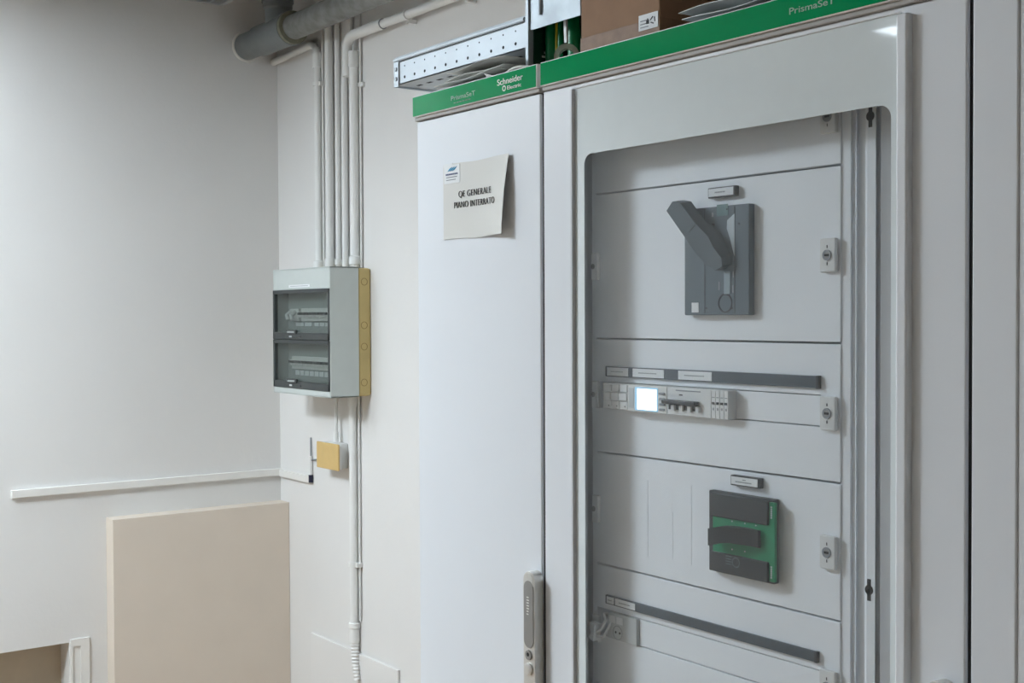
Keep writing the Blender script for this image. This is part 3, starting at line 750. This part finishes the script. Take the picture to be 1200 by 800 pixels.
# four-pole breaker
xa, xb = mx(782), mx(833.5)
o = thing('four_pole_breaker', ((xa+xb)/2, YP, ZM0), 'white four-pole breaker with joined black toggle bar', 'breaker')
q = modbox(xa, xb, 'plasticw')
q.box(mx(792), mx(821), YM-.0004, YM+.001, ZM1-.0042, ZM1-.0028, 'inkl'); q.box(mx(796), mx(800), YM-.0004, YM+.001, ZM1-.0095, ZM1-.008, 'ink')
q.build('body', None, o)
MB().box(mx(784), mx(819), YM-.0008, YM+.001, ZM0+.0065, ZM0+.0155).build('toggle_slot', 'black', o)
MB().box(mx(780.5), mx(819.5), YM-.0085, YM, ZM0+.0132, ZM0+.0185, bev=.0012).build('toggle_bar', 'black', o)
for k in range(4): MB().box(mx(788.5+k*9.6), mx(792.5+k*9.6), YM-.004, YM, ZM0+.0055, ZM0+.0125, bev=.0008).build('toggle', 'plasticw', o)
# four single modules
labs = ('white single module touching the four-pole breaker', 'second white single module right of the four-pole breaker', 'third white single module right of the four-pole breaker', 'last white single module at the right end of the row')
for k in range(4):
    xa, xb = mx(833.6+k*4.95), mx(833.6+(k+1)*4.95)
    q = modbox(xa, xb, 'plasticw')
    xm = (xa+xb)/2
    q.box(xm-.0018, xm+.0018, YM-.0012, YM, ZM0+.0165, ZM0+.0192, 'ink', bev=.0003); q.box(xm-.002, xm+.002, YM-.0004, YM, ZM0+.0242, ZM0+.0252, 'inkl'); q.box(xm-.0008, xm+.0008, YM-.0004, YM, ZM0+.0095, ZM0+.0125, 'inkl')
    tag(q.build('single_module'), labs[k], 'module')
# socket and hanging plug connector in the lower slot
Z1s, Z0s = 1.3098, 1.2753
xa, xb = pxz(715, 730)[0], pxz(748.3, 730)[0]
o = thing('rail_socket', ((xa+xb)/2, YP, Z0s), 'light grey rail-mounted socket in the lower slot under the label rail', 'socket')
MB().box(xa, xb, YP-.004, YP+.02, Z0s, Z1s, bev=.001).build('body', 'plasticg', o)
MB().box(xa+.018, xa+.030, YP-.0048, YP-.003, Z1s-.013, Z1s-.004).build('card', 'label', o)
MB().box(xa+.004, xa+.015, YP-.0046, YP-.003, Z1s-.013, Z1s-.004).build('printed_panel', 'plasticw', o)
q = MB(); xm = xa+.020; zm = Z0s+.010
q.ring((xm, YP-.0042, zm), (0, -1, 0), .0085, .0092, .0006, 'inkl', n=28)
for dx in (-.004, .004): q.tube([(xm+dx, YP-.0045, zm), (xm+dx, YP-.004, zm)], .0016, 'black', n=12)
q.build('socket_face', None, o)
o = thing('plug_connector', (pxz(700, 745, 1.062)[0], 1.062, pxz(700, 757, 1.062)[1]), 'small white plug connector hanging left of the rail socket', 'connector')
x, z = pxz(698, 738, 1.060)
MB().prism([(x-.009, 1.054, z+.011), (x+.006, 1.054, z+.009), (x+.004, 1.054, z-.004), (x+.001, 1.054, z-.014), (x-.010, 1.054, z-.010), (x-.004, 1.054, z-.004)], (0, .012, 0), bev=.0012).build('plug', 'plasticw', o)
MB().tube([(x+.002, 1.06, z-.002), (x+.012, 1.060, z+.004), (x+.016, 1.064, z+.016), (x+.008, 1.068, z+.021), (x+.003, YP+.002, z+.020)], .0022, n=10).tube([(x+.002, 1.06, z-.008), (x+.014, 1.062, z-.006), (x+.019, 1.066, z+.006), (x+.016, YP+.002, z+.018)], .0018, n=10).build('lead', 'plasticw', o)

# --- right cabinet
c3 = thing('electrical_cabinet', (-.36, 1.39, 0), 'third white electrical cabinet cut by the right picture edge', 'cabinet')
carcass(-.6865, -.04).build('body', 'cab', c3, smooth=0)
MB().box(-.6850, -.6385, YD, YD+.024, .11, 1.9975, bev=.0022, seg=3).box(-.6386, -.045, YD+.0018, YD+.024, .11, 1.9975, bev=.0012).build('door', 'cab', c3)
header(c3, -.6845, -.042)

# ============================================================ stuff on the cabinet tops
ZT = 2.0358
# galvanised slotted channel overhanging the narrow cabinet
ty0, ty1, tz0, tz1 = 1.10, 1.27, 2.087, 2.1345; tx0, tx1 = -1.8300, -1.4640
tr = thing('steel_channel', ((tx0+tx1)/2, 1.18, tz0), 'perforated galvanised steel channel lying on papers, jutting past the narrow cabinet', 'steel channel')
t = MB()
t.box(tx0, tx1, ty0, ty0+.0015, tz0, tz1-.012); t.box(tx0, tx1, ty1-.0015, ty1, tz0, tz1-.012)
for q, (y, z) in enumerate(((ty0+.003, tz1-.011), (ty0-.001, tz1-.006), (ty0+.004, tz1-.001))):
    t.tube([(tx0, y, z), (tx1, y, z)], (.003, .0035, .0022)[q], n=10)
t.box(tx0, tx1, ty0, ty0+.012, tz1-.003, tz1-.0015)
for z in (tz1-.0088, tz1-.0038): t.box(tx0+.002, tx1, ty0-.0028, ty0-.0002, z-.0005, z+.0004, 'greyd')  # dark strips paint the shade lines between the lips
t.box(tx0+.002, tx1, ty0, ty1, tz0, tz0+.0015)
d = t
for k in range(12):
    X = tx0+.030+k*.0312; d.tube([(X, ty0-.0003, tz0+.0105), (X, ty0+.0004, tz0+.0105)], .0025, 'hole', n=12)
    d.tube([(X, ty0-.0003, tz0+.029), (X, ty0+.0004, tz0+.029)], .0014, 'hole', n=8)
    for y in (ty0+.03, ty0+.065, ty0+.10, ty0+.135):
        xx = X+(.012 if int((y-ty0)*1000/35) % 2 else 0)
        d.box(xx-.008, xx+.006, y-.003, y+.003, tz0-.0003, tz0+.0003, 'hole')
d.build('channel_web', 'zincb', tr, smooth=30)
e = MB(); e.box(tx0-.0012, tx0+.013, ty0-.0022, ty0-.0002, tz0-.003, tz1-.004); e.box(tx0-.0015, tx0+.0005, ty0-.002, ty1, tz0-.003, tz1-.004)
ec = e.build('end_bracket', 'zincb', tr)
for z in (tz0+.010, tz0+.026): MB().tube([(tx0+.006, ty0-.004, z), (tx0+.006, ty0-.001, z)], [.0032, .004], n=12).build('screw_head', 'zinc', ec)

# papers under the channel
def sheet(name, x0, x1, y0, y1, z, amp, seed, m, label, cat, skew=0., th=.0006, group=None):
    R_ = random.Random(seed); a, b, c, d_ = [R_.uniform(0, 6) for _ in range(4)]; nx, ny = 18, 12; P = []
    for i in range(nx+1):
        u = i/nx; P.append([(x0+(x1-x0)*u+skew*(j/ny), y0+(y1-y0)*j/ny, z+amp*(.5+.25*math.sin(u*7+a+j*.35)+.25*math.sin(j*.8+b+u*3))) for j in range(ny+1)])
    return tag(MB().grid(P, thick=th).build(name, m), label, cat, group)
sheet('paper_sheet', -1.640, -1.475, 1.055, 1.35, ZT+.014, .007, 1, 'paper', 'loose white paper at the bottom of the pile under the steel channel', 'paper', .02)
sheet('paper_sheet', -1.635, -1.475, 1.07, 1.33, ZT+.022, .008, 2, 'paper', 'curled white paper in the middle of the pile under the steel channel', 'paper', .05)
sheet('paper_sheet', -1.62, -1.470, 1.065, 1.34, ZT+.034, .008, 5, 'paper', 'topmost white paper touching the steel channel underside', 'paper', .03)
tag(MB().box(-1.640, -1.47, 1.06, 1.36, ZT, ZT+.012, bev=.002).build('document_folder', 'plasticg'), 'grey document folder under the loose papers on the narrow cabinet', 'folder')
sheet('paper_sheet', -1.50, -1.392, 1.052, 1.092, ZT+.003, .016, 9, 'paper', 'narrow tan paper strip at the front right of the pile under the channel', 'paper')
# galvanised bracket plate
bp = thing('bracket_plate', (-1.40, 1.12, ZT), 'bent galvanised plate standing on the cabinet top beside the cardboard box', 'bracket')
def bx(x, y=20, Y=1.10): return at(x, y, 'Y', Y)
a = bx(621); b = bx(680)
zb = 2.1105
p = MB(); p.box(a.x, b.x, 1.10, 1.102, zb, 2.30); p.box(a.x, a.x+.002, 1.10, 1.26, zb, 2.30); p.box(b.x-.002, b.x, 1.102, 1.26, zb, 2.30)
p.tube([(bx(634, 0).x, 1.0985, 2.128), (bx(634, 0).x, 1.0985, 2.30)], .0022, n=8)
p.build('plate', 'zinc', bp)
MB().box(a.x-.0075, a.x-.0005, 1.097, 1.112, ZT, 2.30, bev=.0008).build('leg', 'zincb', bp)
MB().box(b.x-.006, b.x, 1.24, 1.262, ZT, 2.30, bev=.0008).build('leg', 'zincb', bp)
# dark film behind, cable lengths, tape roll
ds = MB(); ds.box(a.x+.0025, a.x+.0045, 1.104, 1.172, ZT, 2.28, 'darkg').box(a.x+.0045, b.x-.003, 1.170, 1.172, ZT, 2.28, 'darkg')
for (y, z) in ((1.118, 2.073), (1.122, 2.079), (1.138, 2.070), (1.150, 2.076)): ds.box(a.x+.0040, a.x+.0049, y, y+.006, z, z+.003, 'white')
tag(ds.build('dark_sheet'), 'dark green folded sheet behind the green cables on the cabinet top', 'sheet')
for px, r_, mm, lab, slant in ((645, .0095, 'greenc', 'green cable standing left of the yellow stripe', .008), (651.5, .0026, 'yellowc', 'thin yellow cable between the two green cables', .002),
                          (656, .0042, 'greenc', 'slim green cable close against the thin yellow cable', 0), (671, .0095, 'greenc', 'green cable beside the cardboard box behind the clear roll', .008)):
    q = at(px, 55, 'Y', 1.13)
    tag(MB().tube([(q.x+slant*.6, 1.13, ZT), (q.x, 1.132, ZT+.08), (q.x-slant, 1.135, ZT+.16), (q.x-slant*1.5, 1.14, ZT+.24)], r_, n=14).build('earth_cable', mm), lab, 'cable')
q = at(664, 35, 'Y', 1.115); tag(MB().prism([(q.x-.002, 1.112, 2.083), (q.x+.0035, 1.112, 2.083), (q.x+.001, 1.112, 2.15), (q.x-.005, 1.112, 2.15)], (0, .003, 0)).build('cable_tag', 'white'), 'narrow white tag hanging between the green cables', 'tag')
q = at(668, 64, 'Y', 1.088)
tag(MB().ring((q.x, 1.082, ZT+.0178), (-.72, .69, 0), .0105, .0175, .012, n=40).build('tape_roll', 'roll'), 'clear tape roll standing on edge left of the cardboard box', 'tape')
# cardboard box
kx0, kx1 = at(680.5, 20, 'Y', 1.065).x, at(773, 10, 'Y', 1.065).x
cbx = thing('cardboard_box', ((kx0+kx1)/2, 1.15, ZT), 'brown cardboard box sealed with tape standing on the wide cabinet', 'box')
MB().box(kx0, kx1, 1.065, 1.25, ZT+.0005, 2.24, bev=.0025).build('carton', 'card', cbx)
MB().box(kx0-.0003, kx1+.0003, 1.0643, 1.252, ZT+.004, ZT+.030, bev=.0004).build('tape_band', 'tape', cbx)
l = MB(); lx0 = at(749, 20, 'Y', 1.0645).x; lx1 = at(771.5, 25, 'Y', 1.0645).x; lz1 = at(749, 19, 'Y', 1.0645).z; lz0 = at(771.5, 31, 'Y', 1.0645).z
l.box(lx0, lx1, 1.0637, 1.0645, lz0, lz1, 'label')
for k in range(3): l.box(lx0+.003, lx0+.018, 1.0634, 1.0638, lz0+.003+k*.004, lz0+.0042+k*.004, 'inkl')
ax = lx1-.009; az = (lz0+lz1)/2
for k in range(3):
    t0 = math.radians(90+120*k); t1 = math.radians(90+120*k+80)
    l.tube([(ax+.0045*math.cos(t0), 1.0636, az+.0045*math.sin(t0)), (ax+.0045*math.cos(t1), 1.0636, az+.0045*math.sin(t1))], .0007, 'ink', n=6)
l.prism([(ax-.012, 1.0634, az-.003), (ax-.007, 1.0634, az-.003), (ax-.007, 1.0634, az+.001), (ax-.0095, 1.0634, az+.004), (ax-.012, 1.0634, az+.001)], (0, .0005, 0), 'ink')
l.build('shipping_label', None, cbx)['label'] = 'white shipping label with recycling mark'
# second carton, its shade painted in as darker cardboard, and crumpled sheets
tag(MB().box(kx1+.012, kx1+.30, 1.20, 1.36, ZT, 2.26, bev=.003).build('cardboard_box', 'cardshade'), 'shaded brown carton standing behind the grey sheets', 'box')
for k, (dx, z, lab) in enumerate(((0, ZT+.004, 'lowest grey plastic sleeve lying on the wide cabinet'), (.010, ZT+.012, 'middle grey plastic sleeve lying on the wide cabinet'), (.004, ZT+.020, 'topmost grey plastic sleeve lying on the wide cabinet'))):
    x0 = at(798, 25, 'Y', 1.06).x+dx
    sheet('document_sleeve', x0, x0+.19-.02*k, 1.052, 1.185, z, .006, 20+k, 'plasticg', lab, 'sleeve', -.01, .0009)

# ------------------------------------------------------------------ world, view
wd = bpy.data.worlds.new('world'); S.world = wd; wd.use_nodes = True
wd.node_tree.nodes['Background'].inputs[0].default_value = (.5, .5, .5, 1); wd.node_tree.nodes['Background'].inputs[1].default_value = .0
S.view_settings.view_transform = 'Standard'; S.view_settings.look = 'None'; S.view_settings.exposure = 0; S.view_settings.gamma = 1
S.view_settings.use_curve_mapping = False
